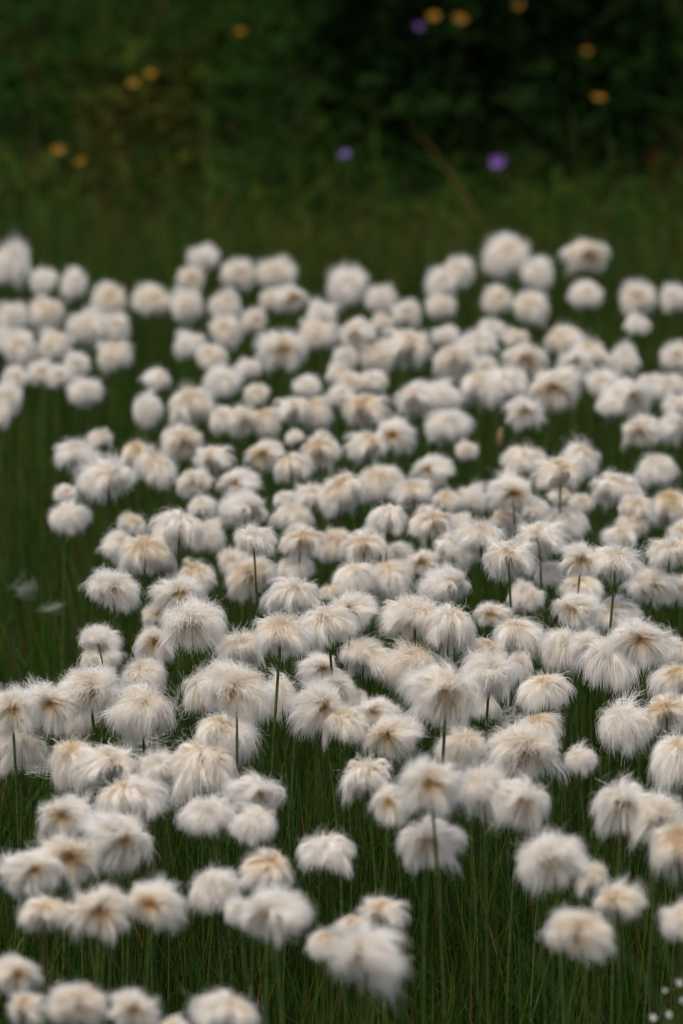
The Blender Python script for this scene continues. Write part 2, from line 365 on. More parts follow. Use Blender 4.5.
# ------------------------------------------------------------------ the heads
# image x, image y, width, height (how each head reads), kind of tuft, rows nearer (+) or farther (-) than its height alone would say
HEADS = [
    # rear left patch
    (12, 263, 40, 48, 'b', 0), (44, 281, 30, 28, 'b', 0), (74, 284, 28, 36, 'b', 0), (108, 300, 36, 38, 'b', 0),
    (47, 314, 36, 38, 'b', 0), (12, 318, 34, 36, 'b', 0), (86, 328, 42, 40, 'b', 0), (117, 328, 28, 34, 'b', -8),
    (55, 346, 34, 36, 'b', 0), (19, 348, 36, 40, 'b', 0), (114, 356, 36, 32, 'b', 0), (77, 365, 28, 30, 'b', 0),
    (41, 373, 30, 30, 'b', 0), (15, 380, 28, 30, 'b', 0), (85, 392, 36, 32, 'b', 0), (8, 400, 30, 38, 'b', 0),
    (0, 417, 24, 34, 'b', 0), (60, 376, 26, 26, 'b', 0), (0, 340, 26, 30, 'b', -5),
    # rear edge of the big patch
    (203, 258, 34, 30, 'b', 0), (238, 274, 36, 34, 'b', 0), (191, 279, 30, 30, 'b', 0), (151, 300, 40, 34, 'b', 0),
    (186, 306, 34, 40, 'b', 0), (276, 274, 42, 36, 'b', 0), (290, 298, 36, 28, 'o', 0), (225, 305, 34, 34, 'b', 0),
    (226, 331, 34, 34, 'b', 0), (254, 321, 28, 30, 'b', 0), (190, 345, 32, 30, 'b', 0), (212, 357, 34, 28, 'b', 0),
    (281, 351, 50, 42, 'o', 6), (249, 369, 28, 24, 'b', 0), (223, 382, 38, 34, 'b', 0), (256, 395, 28, 24, 'b', 0),
    (157, 380, 30, 24, 'm', 0), (148, 410, 32, 42, 'm', 0), (190, 407, 50, 48, 'u', 6), (222, 421, 28, 36, 'm', 0),
    (243, 421, 38, 36, 'o', 0), (265, 423, 32, 36, 'm', -5), (292, 411, 38, 34, 'u', 6), (183, 442, 48, 38, 'o', 0),
    (272, 300, 28, 28, 'b', -14), (347, 286, 42, 42, 'b', 0), (381, 300, 32, 34, 'b', 0), (406, 313, 32, 30, 'b', 0),
    (322, 315, 32, 32, 'b', 0), (318, 335, 42, 32, 'b', 0), (357, 332, 44, 27, 'u', 25), (407, 349, 48, 40, 'u', 6),
    (383, 322, 26, 22, 'b', -8), (376, 356, 34, 34, 'b', 0), (346, 357, 28, 26, 'b', 0), (339, 373, 26, 26, 'b', 0),
    (351, 382, 28, 22, 'b', 0), (374, 381, 30, 24, 'b', 0), (307, 386, 30, 24, 'b', 0), (315, 413, 36, 38, 'm', 0),
    (366, 411, 50, 42, 'u', 8), (340, 395, 32, 20, 'b', -4), (416, 398, 44, 36, 'u', 0), (396, 435, 44, 42, 'o', 0),
    (506, 256, 48, 46, 'b', 0), (538, 273, 34, 36, 'b', 0), (460, 271, 32, 32, 'b', 0), (441, 283, 34, 34, 'b', 0),
    (441, 307, 32, 30, 'b', 0), (497, 300, 32, 32, 'b', 0), (531, 308, 38, 36, 'b', 0), (585, 256, 48, 34, 'o', 0),
    (586, 295, 36, 30, 'b', 0), (638, 298, 38, 38, 'b', 0), (638, 324, 28, 24, 'b', 0), (674, 298, 30, 32, 'b', 0),
    (492, 330, 32, 26, 'b', 0), (445, 336, 32, 22, 'b', 0), (477, 343, 44, 30, 'b', 0), (516, 339, 28, 24, 'b', 0),
    (564, 341, 42, 30, 'm', 0), (455, 361, 48, 34, 'o', 0), (525, 360, 44, 34, 'o', 0), (575, 362, 38, 30, 'o', 0),
    (485, 366, 28, 22, 'b', -4), (555, 390, 54, 44, 'o', 0), (480, 388, 40, 36, 'm', 0), (504, 385, 44, 36, 'm', 4),
    (524, 412, 42, 40, 'o', 0), (440, 396, 46, 30, 'm', 0), (448, 426, 54, 38, 'm', 0), (467, 451, 26, 26, 'b', 0),
    (591, 356, 38, 32, 'm', 0), (623, 359, 32, 34, 'b', 0), (603, 384, 36, 32, 'b', 0), (628, 398, 52, 40, 'o', 0),
    (676, 357, 34, 34, 'b', 0), (651, 384, 28, 24, 'b', 0), (669, 388, 36, 30, 'm', 0), (677, 406, 36, 28, 'b', 0),
    (640, 431, 48, 32, 'o', 0), (672, 428, 36, 40, 'o', -6), (610, 406, 34, 24, 'b', -4),
    # upper middle
    (76, 456, 48, 36, 'u', 0), (100, 438, 30, 22, 'm', 0), (104, 478, 60, 52, 'u', 30), (65, 493, 26, 22, 'b', 0),
    (70, 518, 48, 34, 'm', 0), (138, 458, 34, 40, 'm', 0), (158, 469, 46, 44, 'm', 0), (133, 524, 40, 20, 'm', 0),
    (118, 546, 38, 36, 'm', 0), (144, 554, 54, 44, 'u', 4), (114, 590, 60, 42, 'o', 25),
    (179, 529, 56, 44, 'u', 24), (207, 536, 36, 40, 'b', 0), (202, 507, 36, 24, 'm', 0), (194, 483, 38, 34, 'o', 0),
    (213, 460, 46, 30, 'u', 0), (240, 484, 54, 32, 'o', 0), (243, 510, 64, 38, 'o', 0), (266, 455, 42, 36, 'o', 0),
    (295, 437, 22, 20, 'm', -6), (292, 468, 40, 36, 'u', 0), (255, 541, 54, 30, 'u', 55), (235, 563, 36, 36, 'b', 0),
    (250, 578, 58, 42, 'o', 0), (301, 541, 48, 40, 'u', 14), (295, 569, 46, 26, 'm', 0), (197, 576, 40, 36, 'm', 0),
    (163, 564, 36, 30, 'm', 0), (177, 595, 56, 44, 'o', 0), (193, 625, 64, 46, 'o', 40), (295, 597, 60, 42, 'u', 8),
    (156, 615, 30, 30, 'b', -6), (155, 645, 38, 38, 'o', -25), (285, 500, 26, 22, 'm', 0), (293, 517, 44, 30, 'm', 0),
    (320, 450, 42, 46, 'u', 6), (366, 447, 54, 32, 'u', 0), (311, 498, 38, 34, 'u', 0), (340, 494, 50, 46, 'u', 8),
    (381, 484, 50, 44, 'm', 0), (412, 494, 52, 30, 'u', 0), (389, 520, 38, 38, 'u', 30), (430, 523, 48, 42, 'u', 28),
    (335, 546, 40, 40, 'm', 0), (364, 546, 54, 38, 'u', 10), (399, 556, 36, 32, 'b', 0), (354, 580, 46, 38, 'm', 0),
    (391, 579, 46, 44, 'm', -3), (422, 562, 36, 30, 'o', 0), (444, 586, 62, 44, 'o', 0), (353, 611, 52, 44, 'o', 48),
    (326, 627, 56, 42, 'u', 66), (411, 618, 64, 50, 'u', 40), (282, 636, 56, 42, 'u', 80), (329, 594, 22, 20, 'm', -6),
    (433, 471, 46, 38, 'o', 0), (447, 501, 34, 26, 'm', 0), (472, 498, 30, 34, 'b', 0), (509, 493, 56, 42, 'o', 20),
    (523, 462, 54, 32, 'm', 0), (558, 475, 52, 42, 'u', 35), (580, 462, 42, 44, 'm', 0), (507, 521, 46, 26, 'm', 0),
    (537, 510, 30, 28, 'm', 0), (459, 523, 28, 26, 'b', 0), (480, 540, 62, 38, 'u', 30), (454, 551, 40, 40, 'u', 6),
    (511, 560, 56, 46, 'u', 45), (526, 596, 38, 36, 'b', 0), (541, 540, 58, 40, 'u', 25), (549, 575, 30, 32, 'm', 0),
    (560, 497, 30, 20, 'm', 0), (581, 504, 28, 26, 'm', 0), (566, 522, 46, 36, 'm', 0), (618, 491, 56, 42, 'u', 4),
    (655, 471, 44, 38, 'm', 0), (637, 508, 40, 30, 'u', 0), (632, 525, 38, 30, 'm', 0), (671, 509, 42, 44, 'm', 0),
    (620, 538, 38, 26, 'm', 0), (684, 532, 34, 28, 'b', 0), (582, 560, 46, 42, 'o', 45), (617, 564, 56, 40, 'u', 45),
    (669, 553, 50, 36, 'u', 35), (652, 586, 54, 44, 'o', 0), (581, 590, 44, 32, 'm', 0), (577, 611, 54, 42, 'o', 8),
    (617, 617, 52, 44, 'm', 0), (638, 643, 62, 48, 'o', 55), (518, 638, 48, 38, 'm', 6), (677, 590, 32, 36, 'b', 0),
    # lower middle
    (100, 640, 40, 27, 'u', 25), (102, 658, 46, 26, 'm', 0), (90, 692, 62, 52, 'o', 40), (143, 676, 54, 28, 'm', 0),
    (138, 713, 64, 54, 'm', 12), (47, 707, 58, 48, 'o', 30), (10, 712, 52, 50, 'o', 40), (22, 752, 48, 40, 'm', 0),
    (70, 716, 40, 46, 'm', -4), (74, 767, 46, 50, 'm', 0), (107, 767, 60, 42, 'u', 6), (157, 773, 42, 46, 'u', 0),
    (130, 800, 70, 46, 'u', 10), (67, 818, 66, 42, 'o', 0), (118, 843, 66, 62, 'o', 0), (30, 873, 62, 48, 'o', 0),
    (65, 860, 64, 52, 'o', 2), (46, 915, 54, 36, 'u', 0), (100, 911, 62, 54, 'o', 4), (157, 903, 66, 44, 'o', 10),
    (14, 975, 48, 42, 'o', 0), (27, 1010, 38, 38, 'u', 0), (76, 1006, 68, 42, 'o', 0), (135, 1009, 52, 42, 'o', 0),
    (175, 1027, 38, 18, 'm', 0), (227, 1014, 68, 44, 'u', 0),
    (236, 692, 76, 54, 'o', 62), (203, 694, 36, 42, 'm', 0), (227, 737, 58, 46, 'm', 0), (240, 650, 52, 34, 'u', 0),
    (278, 697, 34, 42, 'm', 0), (201, 772, 62, 56, 'm', 6), (255, 796, 58, 40, 'o', 4), (207, 816, 54, 40, 'm', 8),
    (252, 825, 46, 36, 'm', 10), (266, 871, 58, 36, 'm', 4), (215, 892, 48, 46, 'm', -35), (276, 914, 72, 54, 'o', 6),
    (238, 912, 28, 34, 'b', -4),
    (367, 657, 54, 36, 'u', 0), (408, 668, 52, 48, 'm', 8), (318, 706, 54, 54, 'o', 4), (318, 668, 46, 26, 'o', -4),
    (337, 690, 36, 38, 'o', 0), (346, 724, 46, 40, 'm', 4), (394, 737, 56, 44, 'o', 6), (376, 712, 46, 30, 'o', 0),
    (357, 701, 22, 22, 'm', -10), (365, 779, 48, 40, 'm', 0), (393, 805, 40, 44, 'o', 60), (433, 786, 66, 56, 'o', 110),
    (487, 793, 56, 56, 'u', 60), (521, 805, 54, 52, 'o', 50), (431, 844, 62, 52, 'o', 30), (442, 697, 72, 62, 'o', 66),
    (488, 677, 52, 50, 'u', 40), (485, 655, 52, 26, 'u', 0), (450, 628, 46, 46, 'u', 34), (493, 615, 40, 28, 'o', 0),
    (483, 706, 28, 28, 'm', -10), (460, 748, 50, 38, 'm', 0), (524, 752, 76, 52, 'o', 30), (541, 727, 40, 26, 'm', 0),
    (543, 693, 50, 34, 'm', 12), (519, 668, 26, 32, 'm', -14),
    (563, 652, 42, 46, 'm', 0), (589, 648, 38, 34, 'o', 0), (611, 666, 52, 46, 'm', 10), (672, 652, 38, 28, 'm', -10),
    (672, 683, 46, 36, 'm', 0), (666, 712, 44, 38, 'u', 6), (688, 714, 34, 36, 'm', 0), (627, 727, 54, 50, 'm', 8),
    (581, 761, 33, 28, 'm', 0), (676, 762, 46, 52, 'm', 0), (626, 808, 60, 56, 'o', 12), (660, 820, 50, 54, 'o', 4),
    (678, 851, 52, 58, 'u', 20), (550, 860, 68, 54, 'o', 20), (592, 881, 32, 38, 'u', 0), (620, 902, 54, 38, 'u', 8),
    (579, 935, 68, 52, 'o', 14), (680, 922, 40, 42, 'b', 0),
    # front
    (327, 854, 56, 36, 'm', 0), (383, 914, 58, 28, 'u', 0), (370, 957, 72, 70, 'r', 30), (325, 944, 36, 34, 'm', 0),
    (350, 926, 34, 22, 'm', -4),
]


def part_copy(proto, parent):
    c = proto.copy()
    COL.objects.link(c)
    c.parent = parent
    return c


# one plant of each kind of tuft with its parts; every other plant copies one of them
PROTO = {}


def plant_proto(kind, i):
    me, lo, hi = TUFTS[kind][i]
    root = bpy.data.objects.new("cottongrass", None)
    root.empty_display_size = 0.02
    COL.objects.link(root)
    st = link("stem", STEMS[i % len(STEMS)], root)
    tf = link("seed_tuft", me, root)
    sp = link("spikelet", SPIKE, root)
    PROTO[(kind, i)] = (root, st, tf, sp)
    return root, st, tf, sp


used = set()
PLANTS = []
for k, (x, y, w, h, kind, dy) in enumerate(HEADS):
    vi = random.randrange(len(TUFTS[kind]))
    key = (kind, vi)
    if key not in PROTO:
        root, st, tf, sp = plant_proto(*key)
    else:
        pr, pst, ptf, psp = PROTO[key]
        root = pr.copy(); COL.objects.link(root)
        st, tf, sp = part_copy(pst, root), part_copy(ptf, root), part_copy(psp, root)
    _, lo, hi = TUFTS[kind][vi]
    if kind in 'uo' and 430 < y < 730:
        dy += 17                      # their stems pass in front of the next row
    dep = depth_at(y + dy)
    px = dep / F_PX
    bl = blur_px(dep)
    mid = 0.92 if 400 < y < 620 else 1.0
    ww = max(w - 0.45 * bl, 8) * px * 0.965 * mid
    hh = max(h - 0.45 * bl, 8) * px * 0.97 * mid * mid
    flip = random.random() < 0.5
    if kind == 'r':
        flip = False
    sx = ww / (hi[0] - lo[0])
    szz = hh / (hi[2] - lo[2])
    g = math.sqrt(sx * szz)
    # never squash a tuft out of shape by more than a third
    sx = min(max(sx, g * 0.82), g * 1.22); szz = min(max(szz, g * 0.82), g * 1.22)
    sy = math.sqrt(sx * szz)
    s = Vector((-sx if flip else sx, sy, szz))
    cx, cz = (lo[0] + hi[0]) / 2 * s.x, (lo[2] + hi[2]) / 2 * s.z
    cy = (lo[1] + hi[1]) / 2 * s.y
    top = at(x, y, dep) - Vector((cx, cy, cz))
    lean = Vector((random.gauss(0, .012), random.gauss(0.0, .012), 0))
    fx, fy = top.x + lean.x, top.y + lean.y
    foot = Vector((fx, fy, float(ground_z(fx, fy))))
    root.location = foot
    v = top - foot
    tf.location = v
    tf.scale = s
    tf.rotation_euler = (0, R(random.gauss(0, 7)), R(random.gauss(0, 10)))
    st.data = STEMS[random.randrange(len(STEMS))]
    st.rotation_mode = 'QUATERNION'
    st.rotation_quaternion = Vector((0, 0, 1)).rotation_difference(v)
    thick = random.uniform(0.85, 1.15) * min(1.15, max(0.8, w / 55))
    st.scale = (thick, thick, v.length)
    sp.location = v
    sp.scale = (sy * 1.0,) * 3
    PLANTS.append(root)
    root['category'] = "cottongrass"
    root['group'] = "white cottongrass plants in the meadow"

# ---- what singles out each plant: landmarks with a look or place of their own, and their neighbours
LAND = {
    (12, 263): ("big blurred ball of fluff at the left edge, topping the rear left patch", "the big ball topping the left edge"),
    (85, 392): ("round white tuft hanging lowest and alone under the rear left patch", "the lowest ball of the rear left patch"),
    (108, 300): ("round blurred tuft at the upper right corner of the rear left patch", "the upper right corner of the rear left patch"),
    (47, 314): ("round blurred tuft in the upper middle of the rear left patch", "the upper middle ball of the rear left patch"),
    (203, 258): ("round blurred tuft standing highest of all left of the centre", "the highest ball left of the centre"),
    (151, 300): ("round blurred tuft just above the dark gap between the two rear patches", "the ball above the dark rear gap"),
    (281, 351): ("large tan-hearted tuft in the blurred rear, left of the centre", "the large tan-hearted rear tuft left of centre"),
    (347, 286): ("large round blurred tuft standing up at the rear edge, at the centre", "the large ball at the rear centre"),
    (506, 256): ("largest and highest round blurred tuft at the rear, right of the centre", "the largest highest ball right of centre"),
    (585, 256): ("broad blurred tuft with a tan spot, highest at the far right", "the highest broad tuft at far right"),
    (638, 298): ("tall oval blurred tuft standing apart near the right edge at the rear", "the tall oval ball near the right edge"),
    (455, 361): ("blurred rear tuft with a strong orange-tan heart, right of the centre", "the rear tuft with orange heart"),
    (555, 390): ("large blurred tuft with dark tan heart over the rear right grass gap", "the large tuft above the rear right gap"),
    (448, 426): ("broad clean woolly mop standing over the grass gap right of the centre", "the broad woolly mop over the gap"),
    (467, 451): ("small blurred ball hanging just under the broad woolly mop", "the small ball under the woolly mop"),
    (628, 398): ("broad tan-hearted blurred tuft near the right edge above the green gap", "the broad tan-hearted rear tuft at right"),
    (655, 471): ("evenly rounded mop standing apart below the green gap at the right", "the rounded mop below the right gap"),
    (190, 407): ("large domed tuft with a stem under it at the left end of a blurred row", "the large dome left in the blurred row"),
    (366, 411): ("wide domed tuft with a dark stem under it in the blurred rear centre", "the wide dome at the blurred rear centre"),
    (104, 478): ("large drooping tan-hearted tuft at the upper left side of the big patch", "the large drooping tuft at upper left"),
    (70, 518): ("flat white mop standing out alone over the left grass", "the flat mop over the left grass"),
    (114, 590): ("wide umbrella-shaped tuft on a bare stem beside the left grass", "the wide umbrella beside the left grass"),
    (340, 494): ("peaked tent-shaped tuft above a dark gap at the centre", "the peaked tent-shaped tuft"),
    (255, 541): ("flat umbrella-shaped tuft on a tall dark stem before another tuft, left of centre", "the flat umbrella on a tall dark stem"),
    (433, 471): ("pointed blurred tuft just below the gap, right of the centre", "the pointed tuft below the gap"),
    (558, 475): ("wide domed tuft on a long dark stem below the right grass gap", "the wide dome on a long stem"),
    (480, 540): ("wide tan-hearted tuft on a dark stem, joined to another on its left", "the wide dark-stemmed pair's right tuft"),
    (617, 564): ("domed tuft carried in front on the tallest bare stem at the right", "the dome on the tallest right stem"),
    (638, 643): ("wide spread tuft with tan heart on a long pale stem at right", "the wide spread tuft on a pale stem"),
    (193, 625): ("large sharp tan-hearted tuft above the gap left of the centre", "the sharp tan-hearted tuft left of centre"),
    (411, 618): ("very broad sharp dome of white fluff in the middle of the photo", "the very broad dome mid-photo"),
    (326, 627): ("sharp white dome with tan top overlapping another on its left, near the centre", "the sharp overlapping dome near centre"),
    (100, 640): ("small umbrella-shaped tuft stacked over a second one at the left", "the small stacked umbrella at left"),
    (90, 692): ("big tuft with rusty brown heart and dark stem at the left", "the big rusty-hearted tuft at left"),
    (138, 713): ("big shaggy mop with stray wisps below it, at the left", "the big shaggy mop at left"),
    (236, 692): ("widest flat-bottomed tuft with a dark brown heart on a bare stem", "the widest dark-hearted tuft"),
    (442, 697): ("huge pale sunburst tuft with a tan centre on a straight stem", "the huge pale sunburst tuft"),
    (524, 752): ("wide orange-hearted tuft with a short dark stem at lower right", "the wide orange-hearted tuft"),
    (543, 693): ("low drooping mop standing clear over grass right of the sunburst tuft", "the low clear mop right of the sunburst"),
    (627, 727): ("large evenly round mop hanging clear of the rest at the right", "the large evenly round mop"),
    (581, 761): ("smallest sharp mop standing alone in the grass at right", "the smallest lone mop at right"),
    (365, 779): ("compact mop standing alone in the grass below the centre", "the compact lone mop below centre"),
    (433, 786): ("large blurred tan-hearted tuft whose stem passes before the tuft below", "the large blurred tuft below the sunburst"),
    (327, 854): ("lumpy white mop standing alone low in the grass at the centre", "the lumpy lone mop low at centre"),
    (370, 957): ("large ragged blurred tuft streaming to the right, low at the centre", "the large ragged streaming tuft"),
    (579, 935): ("wide blurred tan-hearted tuft lowest in the grass at lower right", "the lowest tuft at lower right"),
    (626, 808): ("large blurred tan-hearted tuft joined to another near the right edge", "the large joined tuft at right"),
    (276, 914): ("wide blurred tuft with a big golden heart, low left of the centre", "the wide golden-hearted tuft"),
    (201, 772): ("large smooth rounded mop left of the centre, lower half", "the large smooth mop lower left"),
    (118, 843): ("tall blurred tan-hearted tuft at the lower left, biggest of its cluster", "the tall blurred tuft at lower left"),
    (100, 911): ("blurred tan-hearted tuft in the middle of a row of three, lower left", "the middle tuft of the row of three"),
    (227, 1014): ("wide blurred tuft cut by the bottom edge, farthest right of that row", "the last tuft along the bottom edge"),
    (14, 975): ("blurred tuft cut by the left edge near the bottom left corner", "the tuft above the bottom left corner"),
}
DIRS = ["right of", "upper right of", "above", "upper left of", "left of", "lower left of", "below", "lower right of"]
RANKS = ["next", "second", "third", "fourth"]


def look(h):
    x, y, w, hh, kind, dy = h
    size = "large " if w >= 60 else ("small " if w <= 32 else "")
    what = {'o': "tan-hearted tuft", 'u': "domed tuft", 'm': "drooping mop", 'b': "ball", 'r': "ragged tuft"}[kind]
    return (size + ("blurred " if (y < 400 or y > 820) else "white ") + what)


def label_all():
    pos = [(h[0], h[1]) for h in HEADS]
    labels = [None] * len(HEADS)
    land = {}
    for i, p in enumerate(pos):
        if p in LAND:
            labels[i] = LAND[p][0]; land[i] = LAND[p][1]
    assert len(land) == len(LAND), [p for p in LAND if p not in pos]
    cand = []
    for li, ref in land.items():
        lx, ly = pos[li]
        sect = [[] for _ in range(8)]
        for i, (x, y) in enumerate(pos):
            if i == li:
                continue
            dx, dy = x - lx, ly - y
            sect[int(round(math.atan2(dy, dx) / (math.pi / 4))) % 8].append((math.hypot(dx, dy), i))
        for si in range(8):
            for rk, (dd, i) in enumerate(sorted(sect[si])[:4]):
                if labels[i] is None and dd < 190:
                    cand.append((dd * (1 + 0.9 * rk), rk, si, li, i))
    for _, rk, si, li, i in sorted(cand):
        if labels[i] is None:
            pre = "" if rk == 0 else RANKS[rk] + " "
            labels[i] = f"{look(HEADS[i])}, {RANKS[rk]} {DIRS[si]} {land[li]}" if rk else f"{look(HEADS[i])} nearest {DIRS[si]} {land[li]}"
    return labels


for root, lb in zip(PLANTS, label_all()):
    if lb:
        root['label'] = lb


# ------------------------------------------------------------------ ground
def ground():
    xs = np.concatenate([np.linspace(-60, -6, 12), np.linspace(-5, 5, 81), np.linspace(6, 60, 12)])
    ys = np.concatenate([np.linspace(-20, 0, 6), np.linspace(0.3, 14, 110), np.linspace(16, 120, 20)])
    X, Y = np.meshgrid(xs, ys)
    Z = ground_z(X, Y)
    v = np.stack([X, Y, Z], axis=-1).reshape(-1, 3)
    nx, ny = len(xs), len(ys)
    i, j = np.meshgrid(np.arange(nx - 1), np.arange(ny - 1))
    b = (j * nx + i).ravel()
    q = np.stack([b, b + 1, b + nx + 1, b + nx], axis=-1)
    o = link("ground", quads_mesh("ground", v, q, M_SOIL))
    o['kind'] = 'structure'


ground()


# ------------------------------------------------------------------ grass
def blades(r, x, y, height, width, lean, tone, steps=5, bend=0.35, z0=None):
    n = len(x)
    z = ground_z(x, y) if z0 is None else z0
    a = r.random(n) * 2 * math.pi
    ld = np.stack([np.cos(a), np.sin(a), np.zeros(n)], axis=-1)
    t = np.linspace(0, 1, steps + 1)
    p = np.zeros((n, steps + 1, 3))
    base = np.stack([x, y, z - 0.005], axis=-1)
    off = (lean[:, None] * t[None, :] + bend * lean[:, None] * t[None, :] ** 2.5) * height[:, None]
    p = base[:, None, :] + ld[:, None, :] * off[..., None]
    p[..., 2] += (height[:, None] * t[None, :]) * (1 - 0.25 * np.minimum(lean[:, None], 1) * t[None, :])
    # blade faces turned at random
    fa = r.random(n) * 2 * math.pi
    side = np.stack([np.cos(fa), np.sin(fa), np.zeros(n)], axis=-1)
    side = np.broadcast_to(side[:, None, :], p.shape)
    wd = width[:, None] * (1 - t[None, :] ** 1.8 * 0.92)
    v, q = ribbons(p, wd, side)
    tn = np.repeat(np.repeat(tone[:, None, :], steps + 1, axis=1), 2, axis=1).reshape(-1, 3)
    return v, q, tn


def grass_tone(r, n, x, y):
    greens = np.array([(0.018, 0.052, 0.007), (0.025, 0.054, 0.007), (0.045, 0.058, 0.009), (0.014, 0.042, 0.009)])
    c = greens[r.integers(0, 4, n)] * r.uniform(0.6, 1.65, (n, 1))
    u = r.random(n)
    dry = u < np.where(y > 5, 0.16, 0.05)
    c[dry] = np.array([0.10, 0.072, 0.022]) * r.uniform(.6, 1.2, (int(dry.sum()), 1))
    red = (u > 0.16) & (u < 0.185)
    c[red] = np.array([0.10, 0.045, 0.022]) * r.uniform(.7, 1.2, (int(red.sum()), 1))
    pale = u > 0.93
    c[pale] = np.array([0.075, 0.11, 0.04]) * r.uniform(.7, 1.1, (int(pale.sum()), 1))
    return c


def merge(parts):
    V, Q, T, o = [], [], [], 0
    for v, q, t in parts:
        V.append(v); Q.append(q + o); T.append(t); o += len(v)
    return np.concatenate(V), np.concatenate(Q), np.concatenate(T)


# footprints of the three bushes: x, y, half-width, half-depth
BUSHES = [(-0.06, 7.5, 0.26, 0.4), (0.19, 6.5, 0.29, 0.45), (0.46, 7.6, 0.28, 0.45)]


def in_shrub(x, y, grow=1.0):
    m = np.zeros(np.shape(x), bool)
    for bx_, by_, rx_, ry_ in BUSHES:
        m |= ((x - bx_) / (rx_ * grow)) ** 2 + ((y - by_ - 0.1) / (ry_ * grow)) ** 2 < 1
    return m


def grass():
    r = np.random.default_rng(21)
    parts = []

    def field(n, x0, x1, y0, y1, hmin, hmax, wmin, wmax, lean, wedge=None):
        y = r.uniform(y0, y1, n)
        x = r.uniform(x0, x1, n) if wedge is None else r.uniform(-1, 1, n) * (0.082 * y + wedge)
        keep = ~in_shrub(x, y)
        x, y = x[keep], y[keep]; n = len(x)
        hgt = r.uniform(hmin, hmax, n) * (1 + 0.18 * vnoise(x * 6, y * 6, 11))
        wd = r.uniform(wmin, wmax, n)
        ln = np.abs(r.normal(0, lean, n))
        parts.append(blades(r, x, y, hgt, wd, ln, grass_tone(r, n, x, y)))

    # the fine upright grass among the cottongrass: thick in front of the lens, thinner out to the sides
    field(56000, 0, 0, 2.0, 5.4, 0.07, 0.17, 0.0007, 0.0017, 0.22, wedge=0.12)
    field(12000, 0, 0, 2.0, 5.4, 0.10, 0.20, 0.0007, 0.0014, 0.55, wedge=0.12)
    field(5000, 0, 0, 2.5, 5.2, 0.15, 0.22, 0.0009, 0.0016, 0.25, wedge=0.10)
    field(26000, -2.2, 2.2, 1.2, 5.4, 0.10, 0.20, 0.0012, 0.0026, 0.2)
    field(6000, 0, 0, 4.9, 6.4, 0.05, 0.15, 0.0018, 0.0042, 1.0, wedge=0.30)
    field(6000, 0, 0, 6.6, 10.5, 0.15, 0.34, 0.002, 0.005, 0.7, wedge=0.4)
    field(5000, -3, 3, 5.2, 12, 0.10, 0.28, 0.002, 0.005, 0.6)

    # longer stalks standing out of the bank, and a few broad blades arching in front
    def stroke(pts, w0, tone):
        pts = np.array([tuple(p) for p in pts], float)
        n_ = 9
        t = np.linspace(0, 1, n_)
        a_, b_, c_ = pts
        p = (1 - t)[:, None] ** 2 * a_ + 2 * ((1 - t) * t)[:, None] * b_ + (t ** 2)[:, None] * c_
        sd_ = np.broadcast_to(np.array([0.9, 0.3, 0.3]), p.shape)
        wd = w0 * (1 - 0.9 * t ** 2)
        v, q = ribbons(p[None], wd[None], sd_[None])
        parts.append((v, q, np.tile(np.array(tone), (len(v), 1))))

    for (bx_, by_, tx_, ty_, w_, tn_) in [(206, 235, 203, 100, .005, (.05, .07, .02)), (466, 262, 448, 186, .006, (.032, .045, .010)),
                                         (656, 262, 660, 195, .008, (.05, .07, .015)), (80, 262, 62, 190, .005, (.045, .04, .012)),
                                         (222, 235, 230, 165, .004, (.045, .038, .012)), (120, 250, 112, 175, .005, (.04, .07, .02)),
                                         (575, 140, 563, 90, .003, (.026, .026, .009)), (610, 140, 596, 100, .003, (.018, .028, .012)),
                                         (35, 130, 20, 50, .004, (.03, .028, .010)), (305, 235, 330, 180, .005, (.045, .07, .02)),
                                         (540, 235, 520, 185, .005, (.05, .075, .02)), (395, 240, 420, 190, .005, (.045, .07, .02))]:
        d_ = depth_at(max(by_, 30) - 12, 0.02) if by_ > 200 else depth_at(by_ + 40, 0.25)
        A, T = at(bx_, by_ + 30, d_), at(tx_, ty_, d_)
        stroke((A, A.lerp(T, .5) + Vector((.01, 0, 0)), T), w_, tn_)
    for (ax_, ay_, bx_, by_, d_, w_) in [(505, 935, 590, 1040, 1.86, .0028), (595, 940, 690, 1020, 1.82, .0035), (625, 915, 700, 1000, 1.9, .003),
                                        (20, 1000, 55, 1060, 1.95, .003)]:
        T, A = at(ax_, ay_, d_), at(bx_, by_, d_ - .02)
        F = Vector((A.x + .03, A.y - .02, 0))
        n_ = (A - T) * 0.5
        stroke((F, Vector((A.x + .02, A.y, A.z + .03)), T), w_, (.025, .045, .015))

    v, q, t = merge(parts)
    o = link("grass", quads_mesh("grass", v, q, M_GRASS, tone=t))
    o['kind'] = 'stuff'
    o['label'] = "fine dark green grass growing thick between the cottongrass stems"
    o['category'] = "grass"


grass()


# ------------------------------------------------------------------ low herbs of the bank behind
def leaf_quads(r, pos, nrm_dir, length, width, tone):
    """each leaf: a folded, pointed blade of 4 quads"""
    n = len(pos)
    d = norm(nrm_dir)
    s = norm(np.cross(d, np.broadcast_to(np.array([0, 0, 1.0]), d.shape) + r.normal(0, .4, d.shape)))
    up = np.cross(s, d)
    k = 4
    t = np.linspace(0, 1, k + 1)
    wprof = np.array([0.15, 0.85, 1.0, 0.7, 0.05])
    p = pos[:, None, :] + d[:, None, :] * (length[:, None] * t[None, :])[..., None]
    p = p - np.array([0, 0, 1.0]) * (0.35 * length[:, None] * t[None, :] ** 2)[..., None]
    wd = width[:, None] * wprof[None, :]
    v, q = ribbons(p, wd, np.broadcast_to(s[:, None, :], p.shape))
    tn = np.repeat(np.repeat(tone[:, None, :], k + 1, axis=1), 2, axis=1).reshape(-1, 3)
    return v, q, tn


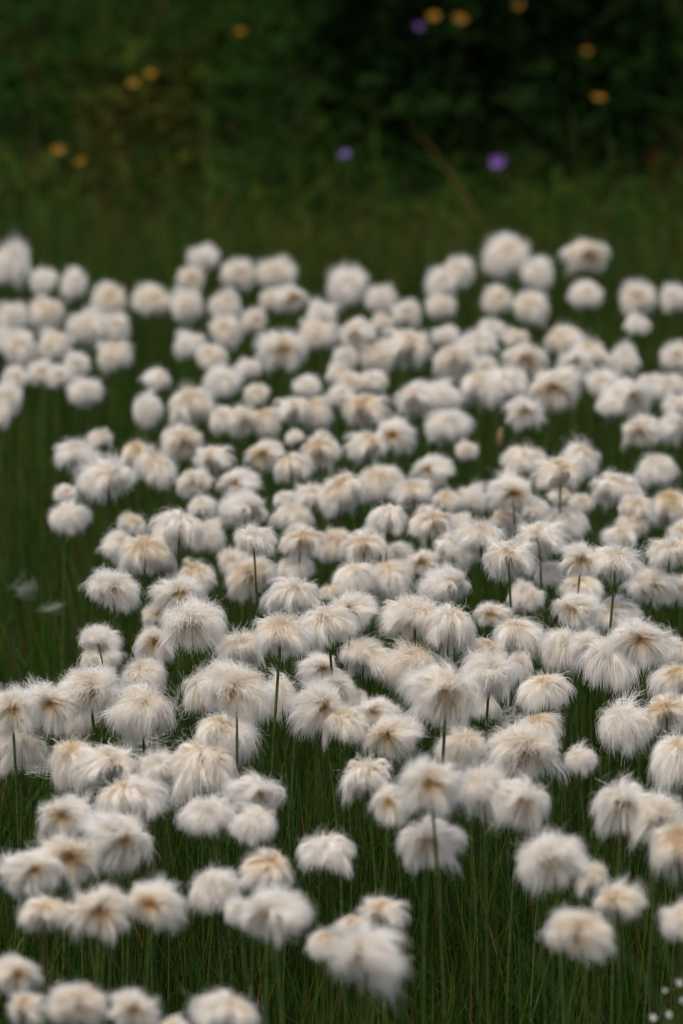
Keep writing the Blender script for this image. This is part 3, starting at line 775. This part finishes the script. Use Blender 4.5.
def undergrowth():
    r = np.random.default_rng(33)
    n = 140000
    y = r.uniform(4.75, 11.5, n)
    x = r.uniform(-1, 1, n) * (0.1 * y + 0.7)
    keep = ~in_shrub(x, y)
    x, y = x[keep], y[keep]; n = len(x)
    hump = 0.10 + 0.10 * (vnoise(x * 2.6, y * 2.0, 8) + 1) * smooth((y - 5.9) / 1.4) - 0.04 * (y < 6.2)
    z = ground_z(x, y) + hump * r.random(n) ** 0.6
    pos = np.stack([x, y, z], axis=-1)
    a = r.random(n) * 6.283
    d = np.stack([np.cos(a), np.sin(a), r.uniform(0.1, 1.6, n)], axis=-1)
    L = r.uniform(0.012, 0.042, n)
    wd = L * r.uniform(0.3, 0.55, n)
    pal = np.array([(0.009, 0.026, 0.005), (0.013, 0.031, 0.005), (0.026, 0.032, 0.005), (0.036, 0.034, 0.007)])
    u = vnoise(x * 3.1, y * 1.3, 4) + 0.5 * vnoise(x * 7, y * 3, 6) - 0.25
    kind = np.clip(((u + 1) * 1.8 + r.normal(0, .5, n)).astype(int), 0, 3)
    c = pal[kind] * r.uniform(0.6, 1.5, (n, 1))
    red = (vnoise(x * 4, y * 1.8, 19) > 0.4) & (r.random(n) < 0.22)
    c[red] = np.array([0.045, 0.024, 0.008]) * r.uniform(.6, 1.2, (int(red.sum()), 1))
    v, q, t = leaf_quads(r, pos, d, L, wd, c)
    o = link("undergrowth", quads_mesh("undergrowth", v, q, M_LEAF, tone=t))
    o['kind'] = 'stuff'
    o['label'] = "low dark leafy undergrowth on the bank behind the cottongrass"
    o['category'] = "undergrowth"


undergrowth()


def ground_hit(px, py, above=0.0):
    """where the ray through a pixel comes down to `above` metres over the ground"""
    d = 4.0
    while d < 40:
        p = at(px, py, d)
        if p.z <= float(ground_z(p.x, p.y)) + above:
            return p
        d += 0.01
    return p


def tube(path, radii, k=6):
    path = np.array(path, float); n = len(path)
    tg = norm(np.gradient(path, axis=0))
    s1 = norm(np.cross(tg, np.array([0.3, 1, 0.1])))
    s2 = np.cross(tg, s1)
    a = np.linspace(0, 2 * math.pi, k, endpoint=False)
    v = path[:, None, :] + np.asarray(radii)[:, None, None] * (np.cos(a)[None, :, None] * s1[:, None, :] + np.sin(a)[None, :, None] * s2[:, None, :])
    q = [(i * k + j, i * k + (j + 1) % k, (i + 1) * k + (j + 1) % k, (i + 1) * k + j) for i in range(n - 1) for j in range(k)]
    return v.reshape(-1, 3), np.array(q)


def shrub(px, py, rx, ry, rz, n, tone, seed, label):
    """dark low bush: branches from one foot and a shell of small leaves with holes in it"""
    r = np.random.default_rng(seed)
    p0 = Vector((px, py, float(ground_z(px, py))))
    root = bpy.data.objects.new("shrub", None); COL.objects.link(root)
    root.location = p0
    root['label'] = label; root['category'] = "shrub"; root['group'] = "dark shrubs on the bank"
    V, Q, o = [], [], 0
    tips = []
    for i in range(16):
        a = r.random() * 6.283; e = r.uniform(0.25, 1.0)
        tip = np.array([rx * math.cos(a) * math.sin(e * 1.5) * .9, ry * math.sin(a) * math.sin(e * 1.5) * .9, rz * (0.35 + .6 * math.cos(e * 1.2))])
        mid = tip * np.array([.45, .45, .6])
        path = [(0, 0, -0.02), mid * .5 + r.normal(0, .01, 3), mid, (mid + tip) / 2 + r.normal(0, .015, 3), tip]
        v, q = tube(path, [0.006, 0.005, 0.004, 0.003, 0.0015])
        V.append(v); Q.append(q + o); o += len(v)
    link("branches", quads_mesh("branches", np.concatenate(V), np.concatenate(Q), M_BARK), root)
    nc = 46
    ca = r.random(nc) * 6.283; ce = np.arccos(r.uniform(0.02, 1, nc))
    cr_ = r.uniform(0.55, 1.0, nc)
    cc = np.stack([rx * np.cos(ca) * np.sin(ce) * cr_, ry * np.sin(ca) * np.sin(ce) * cr_, 0.02 + rz * np.cos(ce) * cr_], axis=-1)
    w = r.integers(0, nc, n)
    pos = cc[w] + r.normal(0, 1, (n, 3)) * np.array([rx, ry, rz]) * 0.13
    pos[:, 2] = np.maximum(pos[:, 2], 0.01)
    d = norm(pos / np.array([rx, ry, rz])) + r.normal(0, .6, (n, 3)) + np.array([0, 0, .4])
    L = r.uniform(0.018, 0.045, n)
    ct = r.uniform(.75, 1.25, nc)
    c = np.array(tone)[None] * ct[w][:, None] * r.uniform(.75, 1.25, (n, 1))
    v, q, t = leaf_quads(r, pos, d, L, L * r.uniform(.35, .55, n), c)
    link("foliage", quads_mesh("foliage", v, q, M_LEAF, tone=t), root)


M_BARK = plain_mat("shrub_bark", (0.05, 0.038, 0.026), 0.85, 120, 0.35)
SHRUBS = [(BUSHES[0], 0.32, 7000, (0.009, 0.023, 0.004), 1, "dark green leafy bush on the bank, left of and behind the darkest bush"),
          (BUSHES[1], 0.40, 13000, (0.008, 0.019, 0.004), 2, "darkest low bush on the bank behind the purple flower, right of centre"),
          (BUSHES[2], 0.34, 7000, (0.015, 0.029, 0.005), 3, "dull green bush behind the two orange flowers at upper right")]
for (bx_, by_, rx_, ry_), rz_, n_, tn_, sd_, lb_ in SHRUBS:
    shrub(bx_, by_, rx_, ry_, rz_, n_, tn_, sd_, lb_)


def petal_disc(n, r_in, r_out, w, cup, seed, layers=1):
    r = np.random.default_rng(seed)
    V, Q, o = [], [], 0
    for l in range(layers):
        for i in range(n):
            a = 2 * math.pi * (i + 0.5 * l) / n + r.normal(0, .16)
            d = np.array([math.cos(a), math.sin(a), 0]); s_ = np.array([-math.sin(a), math.cos(a), 0])
            t = np.linspace(0, 1, 5); wp = np.array([.4, .8, 1, .9, .35]) * w * 0.5
            ro = (r_out - l * 0.18 * r_out) * r.uniform(.65, 1.1)
            p = d[None] * (r_in + (ro - r_in) * t)[:, None] + np.array([0, 0, 1.0]) * (cup * t ** 1.5 + l * 0.12 * r_out)[:, None]
            v = np.stack([p - s_ * wp[:, None], p + s_ * wp[:, None]], axis=1).reshape(-1, 3)
            q = np.array([(2 * k, 2 * k + 1, 2 * k + 3, 2 * k + 2) for k in range(4)]) + o
            V.append(v); Q.append(q); o += len(v)
    return np.concatenate(V), np.concatenate(Q)


def dome(rad, height, k=10, n=5, z=0.0):
    V = [(rad * math.cos(math.pi / 2 * i / n) * math.cos(2 * math.pi * j / k), rad * math.cos(math.pi / 2 * i / n) * math.sin(2 * math.pi * j / k), z + height * math.sin(math.pi / 2 * i / n)) for i in range(n + 1) for j in range(k)]
    Q = [(i * k + j, i * k + (j + 1) % k, (i + 1) * k + (j + 1) % k, (i + 1) * k + j) for i in range(n) for j in range(k)]
    return np.array(V), np.array(Q)


ME_YEL = quads_mesh("petals", *petal_disc(9, 0.2, 1.0, 0.34, 0.35, 5, 1), M_YELLOW)
ME_DISC = quads_mesh("flower_disc", *dome(0.32, 0.25, z=0.10), M_DISC)
ME_PUR = quads_mesh("petals", *petal_disc(5, 0.05, 1.0, 0.95, 0.35, 9), M_PURPLE)
ME_PDISC = quads_mesh("flower_disc", *dome(0.16, 0.25, z=0.04), M_WHITE)


def leaves_mesh(seed, mat, n=7):
    r = np.random.default_rng(seed)
    z = r.uniform(0.05, 0.55, n); a = r.random(n) * 6.28
    pos = np.stack([np.zeros(n), np.zeros(n), z], axis=-1)
    d = np.stack([np.cos(a), np.sin(a), r.uniform(.2, .9, n)], axis=-1)
    L = r.uniform(.15, .28, n)
    c = np.array([(0.013, 0.028, 0.006)]) * r.uniform(.7, 1.2, (n, 1))
    v, q, t = leaf_quads(r, pos, d, L, L * .22, c)
    return quads_mesh("leaf_cluster", v, q, mat, tone=t)


ME_FLEAF = leaves_mesh(4, M_LEAF)
FLOWERS = [
    # image x, image y, colour, radius in px, label
    (134, 84, 'y', 11, "orange-yellow wildflower on the bank, larger left one of the touching pair at upper left"),
    (151, 74, 'y', 9, "orange-yellow wildflower on the bank, higher right one of the touching pair at upper left"),
    (240, 32, 'y', 9, "dull yellow wildflower high on the bank, alone left of the centre"),
    (58, 149, 'y', 10, "orange wildflower low on the bank near the left edge, brighter of two"),
    (80, 161, 'y', 8, "faint orange wildflower just lower right of the bright one near the left edge"),
    (434, 16, 'y', 9, "small yellow wildflower at the top, beside the larger bright orange one"),
    (460, 18, 'y', 12, "largest bright orange-yellow wildflower at the top of the dark bank"),
    (518, 5, 'y', 9, "orange-yellow wildflower touching the top edge of the photo"),
    (586, 51, 'y', 11, "orange wildflower at upper right, the higher of the two there"),
    (599, 98, 'y', 10, "orange wildflower at upper right, the lower of the two there"),
    (418, 27, 'p', 9, "faint purple wildflower at the top, left below the yellow pair"),
    (345, 155, 'p', 10, "purple wildflower low on the bank at the centre, left of the brighter one"),
    (499, 162, 'p', 12, "brightest violet wildflower low on the bank, right of the centre"),
]
FPROTO = {}
ME_FSTEM = STEMS[1].copy(); ME_FSTEM.materials.clear(); ME_FSTEM.materials.append(M_FSTEM)
for (fx_, fy_, colr, rad, lab) in FLOWERS:
    if colr not in FPROTO:
        root = bpy.data.objects.new("yellow_wildflower" if colr == 'y' else "purple_wildflower", None); COL.objects.link(root)
        kids = [link("stem", ME_FSTEM, root), link("petals", ME_YEL if colr == 'y' else ME_PUR, root),
                link("flower_disc", ME_DISC if colr == 'y' else ME_PDISC, root), link("leaf_cluster", ME_FLEAF, root)]
        FPROTO[colr] = (root, kids)
    else:
        pr, pk = FPROTO[colr]
        root = pr.copy(); COL.objects.link(root)
        kids = [part_copy(k_, root) for k_ in pk]
    p = ground_hit(fx_, fy_, 0.25)
    if fy_ < 30 and fx_ > 400:            # these stand before the dark bush
        p = at(fx_, fy_, 6.02)
    if fy_ > 140:
        p = ground_hit(fx_, fy_, 0.20)
    root.location = (p.x, p.y, float(ground_z(p.x, p.y)))
    v = Vector((0, 0, p.z - root.location.z))
    dep = (p - CAMP).dot(FWD)
    rr = rad * dep / F_PX * 0.62
    st, pe, di, le = kids
    st.scale = (0.9, 0.9, v.z)
    le.scale = (v.z,) * 3
    for k_ in (pe, di):
        k_.location = v; k_.scale = (rr * random.uniform(.8, 1.3), rr * random.uniform(.6, 1.0), rr)
        k_.rotation_euler = (R(random.uniform(20, 75)), R(random.uniform(-25, 25)), R(random.uniform(-25, 25)))
    di.rotation_euler = pe.rotation_euler
    root['label'] = lab; root['category'] = "wildflower"
    root['group'] = "yellow wildflowers on the bank" if colr == 'y' else "purple wildflowers on the bank"

# loose fluff caught in the grass
def fluff_mesh(seed, n, sx_, sz_, fan):
    """a wisp: loose bristles lying more or less along one bent line"""
    r = np.random.default_rng(seed)
    k = 12
    t = np.linspace(0, 1, k)
    a0 = r.normal(0, .35, n) + fan
    bend = 1.6 + r.normal(0, .8, n)
    ang = a0[:, None] + bend[:, None] * (t[None, :] - .3)
    d = np.stack([np.cos(ang), r.normal(0, .25, (n, 1)) + 0 * ang, np.sin(ang)], axis=-1)
    L = r.uniform(.5, 1.5, n)
    p = np.cumsum(d * (L / k)[:, None, None], axis=1)
    p = p - p.mean(axis=(0, 1)) + np.stack([r.normal(0, .35, n), r.normal(0, .4, n), r.normal(0, .22, n)], axis=-1)[:, None]
    p = p * np.array([sx_, sx_, sz_])
    side = norm(np.cross(norm(np.gradient(p, axis=1)), r.normal(0, 1, (n, 1, 3))))
    v, q = ribbons(p, np.full((n, k), 0.00009), side)
    uv = np.stack([np.full(len(v), .9), np.repeat(r.random(n), 2 * k)], axis=-1)
    return quads_mesh("loose_fluff", v, q, M_COTTON, uv=uv)


for (fx_, fy_, n_, sx_, sz_, fan, hgt, lab) in [
    (24, 588, 60, 0.013, 0.012, 0.5, 0.16, "thin curl of loose white fluff caught in the grass at left"),
    (50, 607, 45, 0.014, 0.006, 0.3, 0.16, "small streak of loose white fluff lying right below the curl at left"),
    (508, 714, 110, 0.016, 0.011, 0.1, 0.20, "sparse wisps of loose pale fluff between the tufts right of the centre"),
    (146, 742, 120, 0.016, 0.015, -0.3, 0.215, "stray wisps trailing below the shaggy tuft at left"),
    (176, 703, 70, 0.014, 0.016, 0.9, 0.245, "stray wisps blowing off the right side of the shaggy mop at left"),
    (38, 768, 90, 0.013, 0.010, -0.2, 0.20, "pale wisps under the cut off tufts at the left edge")]:
    dep = depth_at(fy_, hgt)
    o = link("loose_fluff", fluff_mesh(int(fx_), n_, sx_, sz_, fan))
    o.location = at(fx_, fy_, dep)
    o['label'] = lab; o['category'] = "fluff"; o['group'] = "loose wisps of cotton fluff"

# one bud still closed, and the small white flower in the bottom corner
root = bpy.data.objects.new("cottongrass_bud", None); COL.objects.link(root)
p = at(500, 437, depth_at(437))
root.location = (p.x, p.y, float(ground_z(p.x, p.y)))
v = p - root.location
st = link("stem", STEMS[3], root); st.scale = (.9, .9, v.length)
sp = link("bud", quads_mesh("bud", *tube([(0, 0, -.012), (0, 0, -.009), (0, 0, -.003), (.0005, 0, .004), (.001, 0, .009), (.001, 0, .012)], [.0012, .003, .0042, .0038, .002, .0004], 10), M_TANBUD), root)
sp.location = v; sp.scale = (.75, .75, .75)
root['label'] = "small brown closed bud standing alone in the gap beside the woolly mop"
root['category'] = "bud"

root = bpy.data.objects.new("white_wildflower", None); COL.objects.link(root)
WD = 2.2
c0 = at(664, 1003, WD)
root.location = (c0.x, c0.y, float(ground_z(c0.x, c0.y)))
ME_WHT = quads_mesh("blossom", *petal_disc(5, 0.05, 1.0, 0.7, 0.6, 12, 1), M_WHITE)
fork = Vector((c0.x, c0.y, c0.z - 0.03)) - Vector(root.location)
V, Q, o_ = [], [], 0
spots = [(652, 1019, 6), (664, 991, 4), (678, 984, 6), (669, 1015, 3.5), (682, 1001, 4)]
tips = []
for (sx_, sy_, rad) in spots:
    q_ = at(sx_, sy_, WD + random.uniform(-.01, .01)) - Vector(root.location)
    tips.append((q_, rad))
    v, q = tube([fork, fork.lerp(q_, .5) + Vector((0, 0, -.003)), q_], [.0008, .0007, .0005])
    V.append(v); Q.append(q + o_); o_ += len(v)
v, q = tube([(0, 0, -.005), fork * .5 + Vector((.004, 0, 0)), fork], [.0013, .0011, .0009])
V.append(v); Q.append(q + o_)
link("stem", quads_mesh("stem", np.concatenate(V), np.concatenate(Q), M_STEM), root)
for q_, rad in tips:
    b = link("blossom", ME_WHT, root)
    b.location = q_; b.scale = tuple(rad * WD / F_PX * random.uniform(.6, 1.35) for _ in range(3))
    b.rotation_euler = (R(random.uniform(20, 60)), R(random.uniform(-20, 20)), 0)
le = link("leaf_cluster", ME_FLEAF, root); le.scale = (fork.length,) * 3
root['label'] = "small white wildflower with several tiny blossoms in the bottom right corner"
root['category'] = "wildflower"


# ------------------------------------------------------------------ light
world = bpy.data.worlds.new("World")
scene.world = world
world.use_nodes = True
wn = world.node_tree
wn.nodes.clear()
wo = wn.nodes.new('ShaderNodeOutputWorld')
bg = wn.nodes.new('ShaderNodeBackground')
sky = wn.nodes.new('ShaderNodeTexSky')
sky.sky_type = 'NISHITA'
sky.sun_disc = False
SUN_EL, SUN_AZ = R(64), R(205)
sky.sun_elevation = SUN_EL
sky.sun_rotation = SUN_AZ
sky.air_density = 1.0
sky.dust_density = 6.0
sky.ozone_density = 1.0
bg.inputs['Strength'].default_value = 0.10
wn.links.new(sky.outputs['Color'], bg.inputs['Color'])
wn.links.new(bg.outputs['Background'], wo.inputs['Surface'])
sd = bpy.data.lights.new("sun", 'SUN')
sd.energy = 1.3
sd.angle = R(36)
sd.color = (1.0, 0.96, 0.92)
so = bpy.data.objects.new("sun", sd)
COL.objects.link(so)
dirv = Vector((math.sin(SUN_AZ) * math.cos(SUN_EL), math.cos(SUN_AZ) * math.cos(SUN_EL), math.sin(SUN_EL)))
so.rotation_euler = dirv.to_track_quat('Z', 'Y').to_euler()

# ------------------------------------------------------------------ render settings
scene.render.engine = 'CYCLES'
scene.cycles.max_bounces = 9
scene.cycles.diffuse_bounces = 7
scene.cycles.glossy_bounces = 2
scene.cycles.transmission_bounces = 6
scene.cycles.transparent_max_bounces = 8
scene.cycles.use_denoising = True
scene.cycles.filter_width = 1.1
scene.view_settings.view_transform = 'Standard'
scene.view_settings.look = 'None'
scene.view_settings.exposure = 0.7
scene.view_settings.gamma = 1.0
scene.view_settings.use_curve_mapping = False
